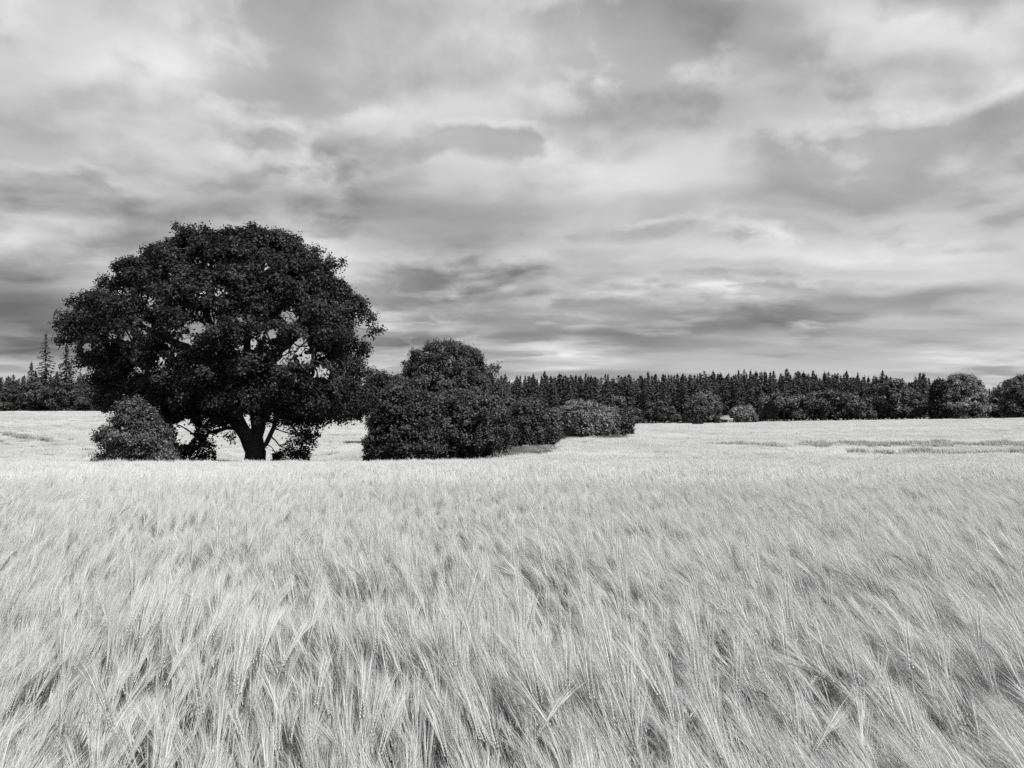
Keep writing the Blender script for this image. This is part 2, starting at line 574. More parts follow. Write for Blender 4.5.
def instancer(name, me, src, label, cat):
    o = obj(name, me)
    tag(o, label, cat, kind="stuff")
    ng = bpy.data.node_groups.new(name + "_scatter", "GeometryNodeTree")
    ng.interface.new_socket("Geometry", in_out="INPUT", socket_type="NodeSocketGeometry")
    ng.interface.new_socket("Geometry", in_out="OUTPUT", socket_type="NodeSocketGeometry")
    N, Lk = ng.nodes, ng.links
    gi, go = N.new("NodeGroupInput"), N.new("NodeGroupOutput")
    ci = N.new("GeometryNodeCollectionInfo")
    ci.inputs["Collection"].default_value = src
    ci.inputs["Separate Children"].default_value = True
    ci.inputs["Reset Children"].default_value = True
    iop = N.new("GeometryNodeInstanceOnPoints")

    def named(attr, typ):
        nd = N.new("GeometryNodeInputNamedAttribute"); nd.data_type = typ
        nd.inputs["Name"].default_value = attr
        return nd.outputs["Attribute"]
    e2r = N.new("FunctionNodeEulerToRotation")
    Lk.new(named("turn", "FLOAT_VECTOR"), e2r.inputs[0])
    Lk.new(gi.outputs[0], iop.inputs["Points"])
    Lk.new(ci.outputs[0], iop.inputs["Instance"])
    iop.inputs["Pick Instance"].default_value = True
    Lk.new(named("which", "INT"), iop.inputs["Instance Index"])
    Lk.new(e2r.outputs[0], iop.inputs["Rotation"])
    Lk.new(named("size", "FLOAT"), iop.inputs["Scale"])
    Lk.new(iop.outputs[0], go.inputs[0])
    md = o.modifiers.new("scatter", "NODES")
    md.node_group = ng
    return o


build_barley()


# ------------------------------------------------------------------ trees
def leaf_quads(r, C, bias, L, W, fold=.18):
    """one rhombic leaf (or small spray) at each centre C, facing roughly along bias"""
    n = len(C)
    nv = unit(bias + r.normal(size=(n, 3)) * .40)
    t = unit(np.cross(nv, r.normal(size=(n, 3))))
    b = np.cross(nv, t)
    l = (L * r.uniform(.7, 1.3, n))[:, None] * .5
    w = (W * r.uniform(.7, 1.3, n))[:, None] * .5
    k = t * l * r.uniform(-.3, .3, (n, 1))
    V = np.stack([C - t * l, C + b * w + k + nv * w * fold, C + t * l, C - b * w + k + nv * w * fold], 1).reshape(-1, 3)
    Q = np.arange(n * 4).reshape(-1, 4)
    return V, Q


def lump_leaves(r, lumps, axis, spray_den, per, L, W, spread, squash=.8, inner=.5):
    """sprays of leaves through the outer part of each lump (centre, radius)"""
    VC, VB, TI = [], [], []
    for c, rad in lumps:
        ns = max(4, int(spray_den * rad ** 2))
        d = r.normal(size=(ns, 3))
        out = np.array([c[0] - axis[0], c[1] - axis[1], (c[2] - axis[2]) * .6])
        out = out / (np.linalg.norm(out) + 1e-6)
        d = unit(unit(d) + out * .35 + np.array([0, 0, .45]))
        rr = rad * (inner + (1 - inner) * r.uniform(size=ns) ** .6) * r.uniform(.8, 1.03, ns)
        s = np.asarray(c) + d * rr[:, None] * np.array([1, 1, squash])
        tint = (np.repeat(r.normal(1, .18, ns), per) * r.uniform(.62, 1.5)).clip(.35, 2.1)
        p = np.repeat(s, per, 0) + r.normal(size=(ns * per, 3)) * spread
        VC.append(p); VB.append(np.repeat(d, per, 0) * .85 + np.array([0, 0, .3])); TI.append(tint)
    C, B, T = np.concatenate(VC), np.concatenate(VB), np.concatenate(TI)
    return C, B, T


def crown_lumps(r, profile, Y, rad, spacing, depth=.85, fill=.25, maxn=400, ragged=.45):
    """lump centres filling a crown whose outline rows are (py, left, right) at depth Y"""
    pr = np.array(profile, float)
    y0, y1 = pr[0, 0], pr[-1, 0]
    mpp = Y / F
    out, tries = [], 0
    while tries < 9000 and len(out) < maxn:
        tries += 1
        py = r.uniform(y0, y1)
        xl, xr = np.interp(py, pr[:, 0], pr[:, 1]), np.interp(py, pr[:, 0], pr[:, 2])
        rr = rad * (r.uniform(.55, 1.0) if r.uniform() < .6 else r.uniform(1.0, 1.55))
        rp = rr / mpp
        if py - y0 < rp * .9:
            py = y0 + rp * r.uniform(.85, 1.5)
            xl, xr = np.interp(py, pr[:, 0], pr[:, 1]), np.interp(py, pr[:, 0], pr[:, 2])
        c, hw = (xl + xr) / 2, (xr - xl) / 2 - rp * 1.0
        hw = max(hw, 0)
        a = r.uniform(0, 2 * np.pi)
        hw *= r.uniform(.82, 1.02) * (1 + .07 * math.sin(py * .47 + y0 + (2.1 if r.uniform() < .5 else 0)))
        q = 1.0 if r.uniform() > fill else r.uniform(0, 1) ** .5
        # top rows are filled right across
        if py < y0 + rp * 1.6: q = r.uniform() ** .5
        p = at(c + hw * q * math.cos(a), py, Y + hw * mpp * depth * q * math.sin(a))
        if any(np.linalg.norm(p - o[0]) < spacing * (rr + o[1]) * .5 for o in out):
            continue
        out.append((p, rr))
    # ragged outline: smaller boughs that push out past the rest
    cx = np.mean([o[0] for o in out], 0)
    for p, rr in list(out):
        if r.uniform() < ragged:
            d = p - cx; d[2] = d[2] * 1.2 + .3 * np.linalg.norm(d[:2])
            d = unit(d + r.normal(size=3) * .5 * np.linalg.norm(d))
            out.append((p + d * rr * r.uniform(.7, 1.15), rr * r.uniform(.28, .5)))
    return out


def grow(r, seeds, attract, step, kill, iters=160):
    """space colonisation: seeds = list of polylines; returns positions and parents"""
    pos, par = [], []
    for line in seeds:
        line = [np.asarray(p, float) for p in line]
        if pos:
            prev = int(np.argmin(np.linalg.norm(np.array(pos) - line[0], axis=1)))
        else:
            pos.append(line[0]); par.append(-1); prev = 0
        for a, b in zip(line[:-1], line[1:]):
            k = max(1, int(np.linalg.norm(b - a) / step))
            for j in range(1, k + 1):
                q = a + (b - a) * j / k + (r.normal(size=3) * step * .10)
                pos.append(q); par.append(prev); prev = len(pos) - 1
    A = np.array(attract)
    for _ in range(iters):
        if len(A) == 0: break
        P = np.array(pos)
        d2 = ((A[:, None] - P[None]) ** 2).sum(-1)
        near = d2.argmin(1)
        new = []
        for k in np.unique(near):
            v = unit(A[near == k] - P[k]).sum(0)
            v = unit(unit(v) + r.normal(size=3) * .22)
            new.append((P[k] + v * step, k))
        for p, k in new:
            pos.append(p); par.append(k)
        Pn = np.array([p for p, _ in new])
        dm = np.sqrt(((A[:, None] - Pn[None]) ** 2).sum(-1)).min(1)
        A = A[dm > kill]
        if len(pos) > 6000: break
    return np.array(pos), np.array(par)


def branch_mesh(name, pos, par, tip, base_r, power, sides, mat, minr=.018, flare=1.5):
    n = len(pos)
    kids = [[] for _ in range(n)]
    for i in range(1, n): kids[par[i]].append(i)
    R = np.zeros(n)
    for i in range(n - 1, -1, -1):
        R[i] = sum(R[k] ** power for k in kids[i]) ** (1 / power) if kids[i] else tip
    R *= base_r / R[0]
    R = np.maximum(R, minr)
    hz = pos[:, 2] - pos[0, 2]
    R = R * (1 + (flare - 1) * np.exp(-hz / .5))
    V, Q = [], []
    for i in range(1, n):
        a, b = pos[par[i]], pos[i]
        if R[i] < minr * 1.02 and R[par[i]] < minr * 1.02 and i % 2: pass
        t = unit(b - a)
        u = unit(np.cross(t, [.31, .95, .05])); w = np.cross(t, u)
        sd = sides if R[i] > .12 else (5 if R[i] > .04 else 3)
        ra = min(R[par[i]], R[i] * 1.5); rb = R[i]
        a2, b2 = a - t * ra * .15, b + t * rb * .25
        ang = np.arange(sd) * 2 * np.pi / sd
        ring = np.cos(ang)[:, None] * u + np.sin(ang)[:, None] * w
        k = len(V) and sum(len(x) for x in V)
        base = branch_mesh.count
        V.append(np.concatenate([a2 + ring * ra, b2 + ring * rb]))
        for j in range(sd):
            Q.append([base + j, base + (j + 1) % sd, base + sd + (j + 1) % sd, base + sd + j])
        branch_mesh.count += 2 * sd
    branch_mesh.count = 0
    return make_mesh(name, np.concatenate(V), Q, mats=[mat], smooth_shade=True)


branch_mesh.count = 0


def build_tree(name, label, cat, base, seeds, lumps, leaf_mat, bark, spray_den, per, L, W, spread, step, tip, base_r, power=2.0,
               group=None, seed=1, attract_per=3, squash=.8, cut=None, inner=.66, sides=9):
    r = np.random.default_rng(seed)
    base = np.asarray(base, float)
    A = []
    for c, rad in lumps:
        A.append(c)
        for _ in range(attract_per):
            A.append(c + unit(r.normal(size=3)) * rad * r.uniform(.3, .8))
    pos, par = grow(r, seeds, A, step, step * 1.1)
    root = thing(name, base, label, cat, group)
    tm = branch_mesh("trunk", pos - base, par, tip, base_r, power, sides, bark)
    obj("trunk", tm, root)
    axis = np.array([base[0], base[1], np.mean([c[2] for c, _ in lumps])])
    C, B, T = lump_leaves(r, lumps, axis, spray_den, per, L, W, spread, squash, inner)
    if cut is not None:
        k = cut(C, r)
        C, B, T = C[k], B[k], T[k]
    V, Q = leaf_quads(r, C, B, L, W)
    obj("crown", make_mesh("crown", V - base, Q, mats=[leaf_mat], tint=np.repeat(T, 4)), root)
    return root


def build_oak():
    r = np.random.default_rng(11)
    Y = 56.0
    prof = [(226, 205, 268), (232, 182, 290), (244, 158, 309), (258, 126, 325), (277, 106, 343), (300, 74, 357), (320, 53, 367), (340, 56, 372),
            (360, 72, 375), (380, 84, 377), (400, 97, 377), (414, 130, 372)]
    lumps = crown_lumps(r, prof, Y, 1.05, .84, depth=.85, fill=.2, maxn=520)
    low = [(150, 385, 1.3), (170, 398, 1.4), (195, 402, 1.4), (218, 400, 1.3), (236, 410, 1.0), (172, 416, 1.0), (200, 418, 1.0), (222, 420, .8),
           (163, 438, 1.1), (170, 453, 1.0), (182, 458, .6), (206, 446, .6), (211, 457, .5), (232, 438, .45), (190, 390, 1.4), (242, 395, 1.2),
           (293, 422, .8), (300, 433, .8), (306, 444, .7), (290, 454, .8), (276, 457, .6), (300, 456, .7), (312, 434, .5), (340, 410, 1.0), (318, 408, 1.0),
           (288, 410, 1.0), (160, 404, 1.3), (184, 408, 1.2), (208, 410, 1.1), (228, 418, .9), (178, 428, .8), (194, 432, .7), (212, 428, .7), (168, 446, .9), (203, 438, .6), (157, 426, 1.1), (182, 446, .8), (190, 453, .8), (197, 441, .7), (201, 457, .6), (178, 418, 1.0), (190, 419, .9), (215, 450, .4), (355, 413, .9), (292, 444, .5)]
    for px, py, rr in low:
        p = at(px, py, Y + r.uniform(-3.0, 1.0)); lumps.append((p, rr))
    base = at(256, 462, Y); base[2] = ground_z(base[0], base[1]) - .05

    def S(*pts): return [base if p is None else at(p[0], p[1], Y + p[2]) for p in pts]
    seeds = [S(None, (255, 452, 0), (250, 442, 0), (242, 426, -.3), (232, 408, -.6), (226, 380, -1.0), (214, 345, -1.4), (207, 312, -1), (212, 270, 0)),
             S((255, 446, 0), (258, 428, .3), (257, 405, .5), (262, 375, 0), (280, 350, -2.0), (300, 331, -4.0), (318, 320, -5.5)),
             S((257, 450, 0), (266, 444, -.5), (276, 422, -1.2), (288, 402, -2)),
             S((232, 408, -.6), (200, 392, -2.5), (176, 382, -4.5), (158, 375, -5.5), (135, 362, -6)),
             S((257, 405, .5), (250, 370, 2.5), (246, 330, 3.5), (250, 280, 3)),
             S((226, 380, -1), (190, 350, 2), (150, 330, 4), (115, 312, 4)),
             S((262, 375, 0), (300, 372, 2), (340, 350, 3)),
             S((242, 426, -.3), (210, 432, -1), (196, 448, -1.4), (190, 458, -1.4))]
    holes = [(201, 294, 4), (220, 293, 5), (198, 329, 6), (187, 340, 6), (212, 322, 4), (146, 328, 6), (128, 337, 5), (88, 347, 4), (289, 318, 7),
             (298, 346, 9), (283, 357, 8), (322, 373, 7), (252, 344, 4), (271, 333, 5), (170, 342, 5), (265, 267, 3), (212, 266, 3), (112, 338, 5),
             (185, 427, 8), (185, 438, 7), (305, 358, 6), (228, 412, 0), (240, 318, 3), (160, 360, 3), (272, 385, 4)]
    nz = Noise2(31, 7.0)

    def cut(C, rr):
        # openings that run through the crown from front to back
        px, py = project(C)
        k = np.ones(len(C), bool)
        for hx, hy, hr in holes:
            d = np.hypot((px - hx) * .8, py - hy) + nz(px, py) * 2.2
            k &= ~((d < hr * 1.02) & (rr.uniform(size=len(C)) < .97))
        # the middle of the crown is thinner all over
        mid = (py > 290) & (py < 400)
        k &= ~(mid & (rr.uniform(size=len(C)) < .33))
        # bare space round the trunk under the crown
        k &= ~((py > 427) & (px > 216) & (px < 272) & ~((px < 236) & (py < 446)) & (rr.uniform(size=len(C)) < .93))
        return k

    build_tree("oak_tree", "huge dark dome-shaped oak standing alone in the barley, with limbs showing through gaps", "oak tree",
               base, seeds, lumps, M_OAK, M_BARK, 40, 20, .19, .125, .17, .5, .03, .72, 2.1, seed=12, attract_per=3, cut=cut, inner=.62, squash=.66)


build_oak()


def bush(name, label, cat, Y, prof, base_px, rad, leaf_mat, seed, spray_den=38, per=18, L=.19, W=.13, spread=.16, spacing=.98, fill=.2, depth=.8,
         base_r=.2, group=None, squash=.68, step=.5, lean_in=.35, maxn=200):
    r = np.random.default_rng(seed)
    lumps = crown_lumps(r, prof, Y, rad, spacing, depth, fill, maxn)
    bx, by = base_px
    base = at(bx, by, Y); base[2] = float(ground_z(base[0], base[1])) - .05
    top = at((prof[0][1] + prof[0][2]) / 2, prof[0][0], Y)
    mid = base + (top - base) * lean_in; mid[0] = base[0] * .7 + mid[0] * .3
    seeds = [[base, base + (mid - base) * .4, mid]]
    return build_tree(name, label, cat, base, seeds, lumps, leaf_mat, M_TWIG, spray_den, per, L, W, spread, step, .02, base_r, 2.1, group, seed + 1,
                      attract_per=2, squash=squash, sides=7)


# the pale drooping small tree at the oak's foot
bush("small_tree", "small drooping paler tree in layered sprays beneath the oak's low boughs", "tree", 45.5,
     [(399, 120, 138), (405, 112, 148), (412, 116, 158), (420, 110, 163), (428, 112, 168), (434, 94, 172), (441, 91, 172), (446, 108, 172), (452, 100, 176), (458, 91, 178), (466, 91, 178)],
     (135, 463), .62, M_PALE, 41, spray_den=60, per=12, L=.17, W=.09, spread=.13, fill=.4, base_r=.14, squash=.34, step=.35, spacing=.74)
# the clump in the middle
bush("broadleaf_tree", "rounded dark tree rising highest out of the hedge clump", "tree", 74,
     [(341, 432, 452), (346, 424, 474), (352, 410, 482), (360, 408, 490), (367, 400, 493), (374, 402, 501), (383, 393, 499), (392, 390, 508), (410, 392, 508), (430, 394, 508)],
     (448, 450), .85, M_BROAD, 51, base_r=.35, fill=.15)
bush("hawthorn_bush", "broad bushy thicket at the oak side of the hedge clump, reaching the crop", "bush", 62.5,
     [(381, 390, 404), (387, 384, 416), (394, 380, 430), (403, 379, 436), (412, 371, 440), (422, 374, 444), (432, 370, 446), (444, 365, 446), (452, 370, 446), (460, 366, 444)],
     (405, 459), .72, M_BROAD, 61, fill=.15, base_r=.18)
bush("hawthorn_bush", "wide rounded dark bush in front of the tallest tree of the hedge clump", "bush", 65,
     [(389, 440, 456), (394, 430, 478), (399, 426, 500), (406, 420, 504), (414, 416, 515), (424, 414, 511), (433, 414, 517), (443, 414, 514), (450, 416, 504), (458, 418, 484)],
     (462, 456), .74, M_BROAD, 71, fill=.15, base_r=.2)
bush("hawthorn_sapling", "loose little shoot leaning out of the hedge clump towards the oak", "shrub", 61.5,
     [(434, 366, 374), (442, 362, 376), (450, 364, 378), (460, 366, 380)], (372, 461), .38, M_BROAD, 76, spray_den=70, per=10, L=.18, W=.12, spread=.12, base_r=.05, step=.25)
bush("hawthorn_bush", "mid-sized dark bush in the dip between the large thicket and the bright bush", "bush", 92,
     [(401, 518, 532), (405, 512, 546), (411, 508, 549), (417, 508, 558), (426, 506, 556), (435, 506, 561), (447, 508, 553)],
     (534, 440), .85, M_BROAD, 81, spray_den=28, L=.26, W=.18, spread=.22, base_r=.15)
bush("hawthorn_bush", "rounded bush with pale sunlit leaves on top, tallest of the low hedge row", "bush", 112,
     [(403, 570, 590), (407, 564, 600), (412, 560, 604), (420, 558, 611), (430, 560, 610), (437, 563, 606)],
     (582, 434), .95, M_SUNLIT, 91, fill=.35, spray_den=28, L=.28, W=.2, spread=.22, base_r=.15)
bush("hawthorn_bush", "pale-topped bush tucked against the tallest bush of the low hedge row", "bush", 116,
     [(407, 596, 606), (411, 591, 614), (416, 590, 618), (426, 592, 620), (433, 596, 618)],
     (605, 431), .8, M_SUNLIT, 95, spray_den=28, L=.28, W=.2, spread=.22, base_r=.12)
bush("hawthorn_bush", "lowest small bush ending the hedge row on the open field", "bush", 119,
     [(412, 618, 628), (417, 613, 633), (424, 612, 634), (436, 613, 632)],
     (623, 429), .7, M_BROAD, 99, spray_den=28, L=.28, W=.2, spread=.22, base_r=.1)
bush("broadleaf_tree", "shadowy dark tree filling the space between the oak and the hedge clump", "tree", 96,
     [(375, 374, 390), (382, 368, 400), (392, 366, 404), (404, 365, 406), (418, 366, 406), (432, 368, 404), (444, 370, 402)],
     (386, 446), 1.0, M_BROAD, 105, spray_den=26, L=.26, W=.18, spread=.22, base_r=.25)


# ------------------------------------------------------------------ far forest
def conifer_mesh(seed, H=17.0, R=2.4, gap=.0, dens=1.0, low=.12, tipx=.9):
    r = np.random.default_rng(seed)
    C, B, Lw, Tn = [], [], [], []
    z = H * low
    while z < H * .985:
        f = (z - H * low) / (H * (1 - low))
        rad = R * min(1.0, (1 - f) * 2.0) ** tipx * r.uniform(.75, 1.15) + .12
        nb_ = int((5 + 6 * (1 - f)) * dens)
        a0 = r.uniform(0, 6.28)
        for k in range(nb_):
            if r.uniform() < gap: continue
            a = a0 + 6.283 * k / nb_ + r.normal() * .25
            rl = rad * r.uniform(.6, 1.12)
            m = max(2, int(rl / .38))
            tnt = r.normal(1, .2)
            for j in range(m):
                q = (j + .7) / m
                C.append([math.cos(a) * rl * q, math.sin(a) * rl * q, z - rl * q * .38 + rl * .12 * q * q + r.normal() * .06])
                B.append([math.cos(a) * .45, math.sin(a) * .45, .8]); Tn.append(tnt)
        z += H * .028 * r.uniform(.7, 1.3) * (1.25 - .55 * f)
    C, B, Tn = np.array(C), np.array(B), np.clip(Tn, .5, 1.5)
    V1, Q1 = leaf_quads(r, C, B, .85, .5, fold=-.3)
    # leader
    n = 10
    Cl = np.stack([r.normal(0, .05, n), r.normal(0, .05, n), H * (.95 + .06 * r.uniform(size=n))], -1)
    V2, Q2 = leaf_quads(r, Cl, np.tile([[1., 0, 0]], (n, 1)) + r.normal(size=(n, 3)), .5, .16)
    V = np.concatenate([V1, V2]); Q = np.concatenate([Q1, Q2 + len(V1)])
    crown = make_mesh("crown", V, Q, mats=[M_NEEDLE], tint=np.concatenate([np.repeat(Tn, 4), np.ones(4 * n)]))
    acc = Acc()
    prism(acc, [[0, 0, -.4], [0.02, 0, H * .4], [0, .02, H * .75], [0, 0, H * .99]], [.24, .17, .09, .02], 6, 0)
    return crown, acc.mesh("trunk", [M_TWIG], True)


def farleaf_mesh(seed, H, W, tr, mat, lumps_n=16, L=.62, dens=13, per=8, low=.16):
    r = np.random.default_rng(seed)
    lumps = []
    for _ in range(lumps_n):
        f = r.uniform(low + .1, .90)
        hw = W * .5 * math.sin(math.pi * min(1, max(.12, (1 - f) * .78 + .12))) ** .6 * .74
        a = r.uniform(0, 6.283); q = r.uniform(.3, 1) ** .5
        lumps.append((np.array([math.cos(a) * hw * q, math.sin(a) * hw * q, H * f]), W * .17 * r.uniform(.75, 1.25)))
    C, B, T = lump_leaves(r, lumps, np.array([0, 0, H * .5]), dens, per, L, L * .7, .32)
    C[:, 2] = np.maximum(C[:, 2], .15)
    V, Q = leaf_quads(r, C, B, L, L * .7)
    crown = make_mesh("crown", V, Q, mats=[mat], tint=np.repeat(T, 4))
    seeds = [[np.zeros(3) - [0, 0, .3], np.array([.05, 0, H * low]), np.array([.1, .1, H * .35])]]
    pos, par = grow(r, seeds, [c for c, _ in lumps], .9, 1.0, 40)
    trunk = branch_mesh("trunk", pos, par, .03, tr, 2.1, 6, M_TWIG, minr=.03, flare=1.2)
    return crown, trunk


def plant(name, proto, X, Y, s, label, cat, group=None, rz=0., sz=None, dz=0.):
    root = thing(name, (X, Y, float(ground_z(X, Y)) + dz), label, cat, group, rz)
    root.scale = (s, s, s if sz is None else sz)
    for part, me in zip(("crown", "trunk"), proto):
        obj(part, me, root)
    return root


CON = [conifer_mesh(500 + k, 17.0 * (0.94 + .03 * k), 2.7 + .45 * (k % 4), gap=(0, .15, .05, .3, .1, 0, .2, .1)[k],
                    tipx=(1.0, .75, 1.3, .85, .7, 1.4, .9, .65)[k]) for k in range(8)]
BRO = [farleaf_mesh(600 + k, H, W, .16, M_FARLEAF) for k, (H, W) in enumerate([(8, 8), (7, 9), (9, 8), (6, 7), (10, 9)])]
BRO_DARK = [farleaf_mesh(650 + k, H, W, .16, M_NEEDLE) for k, (H, W) in enumerate([(8, 8), (9, 7), (7, 9)])]


def forest():
    r = np.random.default_rng(77)
    lab_r = "slender dark conifer in the dense forest wall beyond the open field past the hedge row"
    grp_r = "conifers in the forest wall beyond the open field"
    # top line of the forest (px, py)
    top = np.array([(470, 379), (510, 377), (545, 374), (600, 377), (650, 375), (700, 374), (790, 372), (850, 375), (872, 377), (884, 372), (897, 383), (912, 380),
                    (924, 373), (938, 385), (950, 386), (1000, 388), (1012, 380), (1030, 376), (1070, 378)], float)

    def row(px0, px1, Y, dpx, extra, tops, label, group, jit=5):
        px = px0
        while px < px1:
            x = px + r.normal() * dpx * .22
            y = Y + r.uniform(-jit, jit)
            X = (x - 512) / F * y
            tp = np.interp(x, tops[:, 0], tops[:, 1]) + extra + r.normal() * 1.9 + .9 * math.sin(x * .11 + y)
            H = at(x, tp, y)[2] - float(ground_z(X, y))
            k = r.integers(0, len(CON))
            H0 = 17.0 * (.94 + .03 * k)
            sz = H / H0
            if not (966 > x > 930 and extra < 5):
                plant("conifer_tree", CON[k], X, y, sz * r.uniform(.75, 1.25), label, "conifer", group, r.uniform(0, 6.28), sz)
            px += dpx * r.uniform(.45, 1.55)

    row(490, 1048, 330, 7.2, -1.0, top, lab_r, grp_r)
    row(496, 1048, 320, 7.6, 1.0, top, lab_r, grp_r)
    row(500, 1048, 309, 10.0, 5.0, top, lab_r, grp_r)
    top_l = np.array([(-40, 374), (0, 375), (20, 376), (40, 374), (70, 372), (90, 374), (380, 376), (480, 378)], float)
    lab_l = "dark conifer of the distant wood along the skyline behind the oak"
    grp_l = "conifers of the wood behind the oak"
    row(-30, 118, 268, 8.0, 0.0, top_l, lab_l, grp_l)
    row(-34, 118, 258, 9.0, 4.0, top_l, lab_l, grp_l)
    row(340, 480, 275, 11.0, 0.0, top_l, lab_l, grp_l)
    row(124, 335, 268, 22.0, 10.0, top_l, lab_l, grp_l)
    # the depth of the wood behind the trees one can tell apart
    wsrc = bpy.data.collections.new("wood_sources")
    for k in range(6):
        wsrc.objects.link(bpy.data.objects.new("wood_%02d" % k, CON[k][0]))
    WX, WY, WS = [], [], []
    for tops, a, b, Y0, Y1, cnt in ((top, 484, 1052, 334, 372, 420), (top_l, -70, 480, 272, 300, 260)):
        x = r.uniform(a, b, cnt); y = r.uniform(Y0, Y1, cnt)
        for xx, yy in zip(x, y):
            X = (xx - 512) / F * yy
            tp = np.interp(xx, tops[:, 0], tops[:, 1]) + 2.2 + abs(r.normal()) * 1.6
            WX.append(X); WY.append(yy); WS.append((at(xx, tp, yy)[2] - float(ground_z(X, yy))) / 17.2)
    WX, WY, WS = np.array(WX), np.array(WY), np.array(WS)
    wm = bpy.data.meshes.new("woodland")
    wm.vertices.add(len(WX))
    wm.vertices.foreach_set("co", np.stack([WX, WY, ground_z(WX, WY)], -1).astype(np.float32).ravel())
    at_ = wm.attributes.new("which", "INT", "POINT"); at_.data.foreach_set("value", r.integers(0, 6, len(WX)).astype(np.int32))
    at_ = wm.attributes.new("size", "FLOAT", "POINT"); at_.data.foreach_set("value", WS.astype(np.float32))
    at_ = wm.attributes.new("turn", "FLOAT_VECTOR", "POINT")
    at_.data.foreach_set("vector", np.stack([WX * 0, WX * 0, r.uniform(-3, 3, len(WX))], -1).astype(np.float32).ravel())
    instancer("woodland", wm, wsrc, "dark depth of the conifer wood behind its front rows", "woodland")
    # notable conifers
    tall = conifer_mesh(560, 24, 3.3, gap=.22, dens=.9, low=.2)
    X = (45 - 512) / F * 240
    H = at(45, 333, 240)[2] - float(ground_z(X, 240))
    plant("spruce_tree", tall, X, 240, 1.0, "tall ragged spruce, highest point of the wood, just beyond the oak's outermost boughs", "spruce", None, .4, H / 24)
    tall2 = conifer_mesh(561, 20, 4.2, gap=.1, low=.15)
    X = (66 - 512) / F * 236
    H = at(66, 344, 236)[2] - float(ground_z(X, 236))
    plant("spruce_tree", tall2, X, 236, 1.0, "broad dark spruce half hidden by the oak's outermost leaves", "spruce", None, 1.4, H / 20)
    X = (31 - 512) / F * 245
    H = at(31, 362, 245)[2] - float(ground_z(X, 245))
    plant("spruce_tree", CON[2], X, 245, .9, "short dark spruce on the open-sky side of the tall ragged one", "spruce", None, 2.4, H / 17)
    # understorey at the forest's front edge
    lab_b = "rounded broadleaf tree at the foot of the dark conifers on the field edge"
    grp_b = "broadleaf trees along the forest foot"
    px = 505.
    while px < 1045:
        Y = r.uniform(292, 300)
        if 915 < px < 990 or 688 < px < 716 or 716 < px < 765:
            px += 6; continue
        k = r.integers(0, len(BRO)); s = r.uniform(.75, 1.25)
        if px > 770: s *= 1.2
        plant("broadleaf_tree", BRO[k], (px - 512) / F * Y, Y, s, lab_b, "broadleaf tree", grp_b, r.uniform(0, 6.28), s * r.uniform(.85, 1.15))
        px += r.uniform(11, 19)
    lab_bl = "dark broadleaf tree at the foot of the wood behind the oak"
    grp_bl = "broadleaf trees along the wood behind the oak"
    for a, b, d in ((-30, 120, 12), (130, 340, 20), (350, 420, 14)):
        px = a
        while px < b:
            Y = r.uniform(231, 240)
            k = r.integers(0, len(BRO_DARK)); s = r.uniform(.65, 1.15)
            plant("broadleaf_tree", BRO_DARK[k], (px - 512) / F * Y, Y, s, lab_bl, "broadleaf tree", grp_bl, r.uniform(0, 6.28))
            px += r.uniform(.8, 1.2) * d
    # second storey between shrubs and conifers
    px = 770.
    while px < 1050:
        Y = r.uniform(300, 304)
        if not 925 < px < 985:
            k = r.integers(0, len(BRO)); s = r.uniform(1.15, 1.5)
            plant("broadleaf_tree", BRO[k], (px - 512) / F * Y, Y, s, "tall broadleaf tree standing between the conifers and the lower trees of the field edge",
                  "broadleaf tree", "taller broadleaf trees among the conifers", r.uniform(0, 6.28))
        px += r.uniform(22, 34)
    # individual ones
    far = dict(spray_den=9, per=8, L=.62, W=.45, spread=.38, step=1.0)
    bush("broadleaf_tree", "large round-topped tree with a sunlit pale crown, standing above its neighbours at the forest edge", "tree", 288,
         [(374, 953, 972), (378, 948, 979), (384, 946, 982), (392, 940, 986), (402, 938, 990), (412, 938, 992), (420, 940, 992)], (964, 420), 1.6, M_SUNLIT, 121, base_r=.4, **far)
    bush("broadleaf_tree", "very dark narrow tree pressed against the large round-topped pale tree", "tree", 286,
         [(380, 934, 944), (388, 930, 948), (400, 929, 950), (412, 929, 950), (420, 930, 950)], (940, 420), 1.4, M_OAK, 126, base_r=.3, **far)
    bush("broadleaf_tree", "round bushy tree beside the small pale hut", "tree", 283,
         [(393, 698, 710), (398, 690, 718), (405, 686, 721), (414, 685, 722), (421, 687, 721)], (703, 422), 1.3, M_FARLEAF, 131, base_r=.25, **far)
    bush("elder_bush", "low pale bush next to the small hut", "bush", 284,
         [(407, 738, 748), (411, 731, 754), (416, 729, 757), (422, 730, 756)], (743, 422), 1.1, M_SUNLIT, 136, base_r=.12, **far)
    bush("sapling_bush", "tiny dark pointed shrub standing out in the crop before the forest", "shrub", 262,
         [(420, 697, 699), (423, 694, 701), (427, 694, 702)], (698, 426), .5, M_OAK, 141, base_r=.06, **far)
    bush("broadleaf_tree", "tall dark tree cut by the edge of the photo at the forest's end", "tree", 284,
         [(376, 1016, 1034), (383, 1008, 1042), (394, 1002, 1050), (408, 1000, 1052), (420, 1002, 1050)], (1026, 420), 1.6, M_FARLEAF, 146, base_r=.4, **far)


forest()


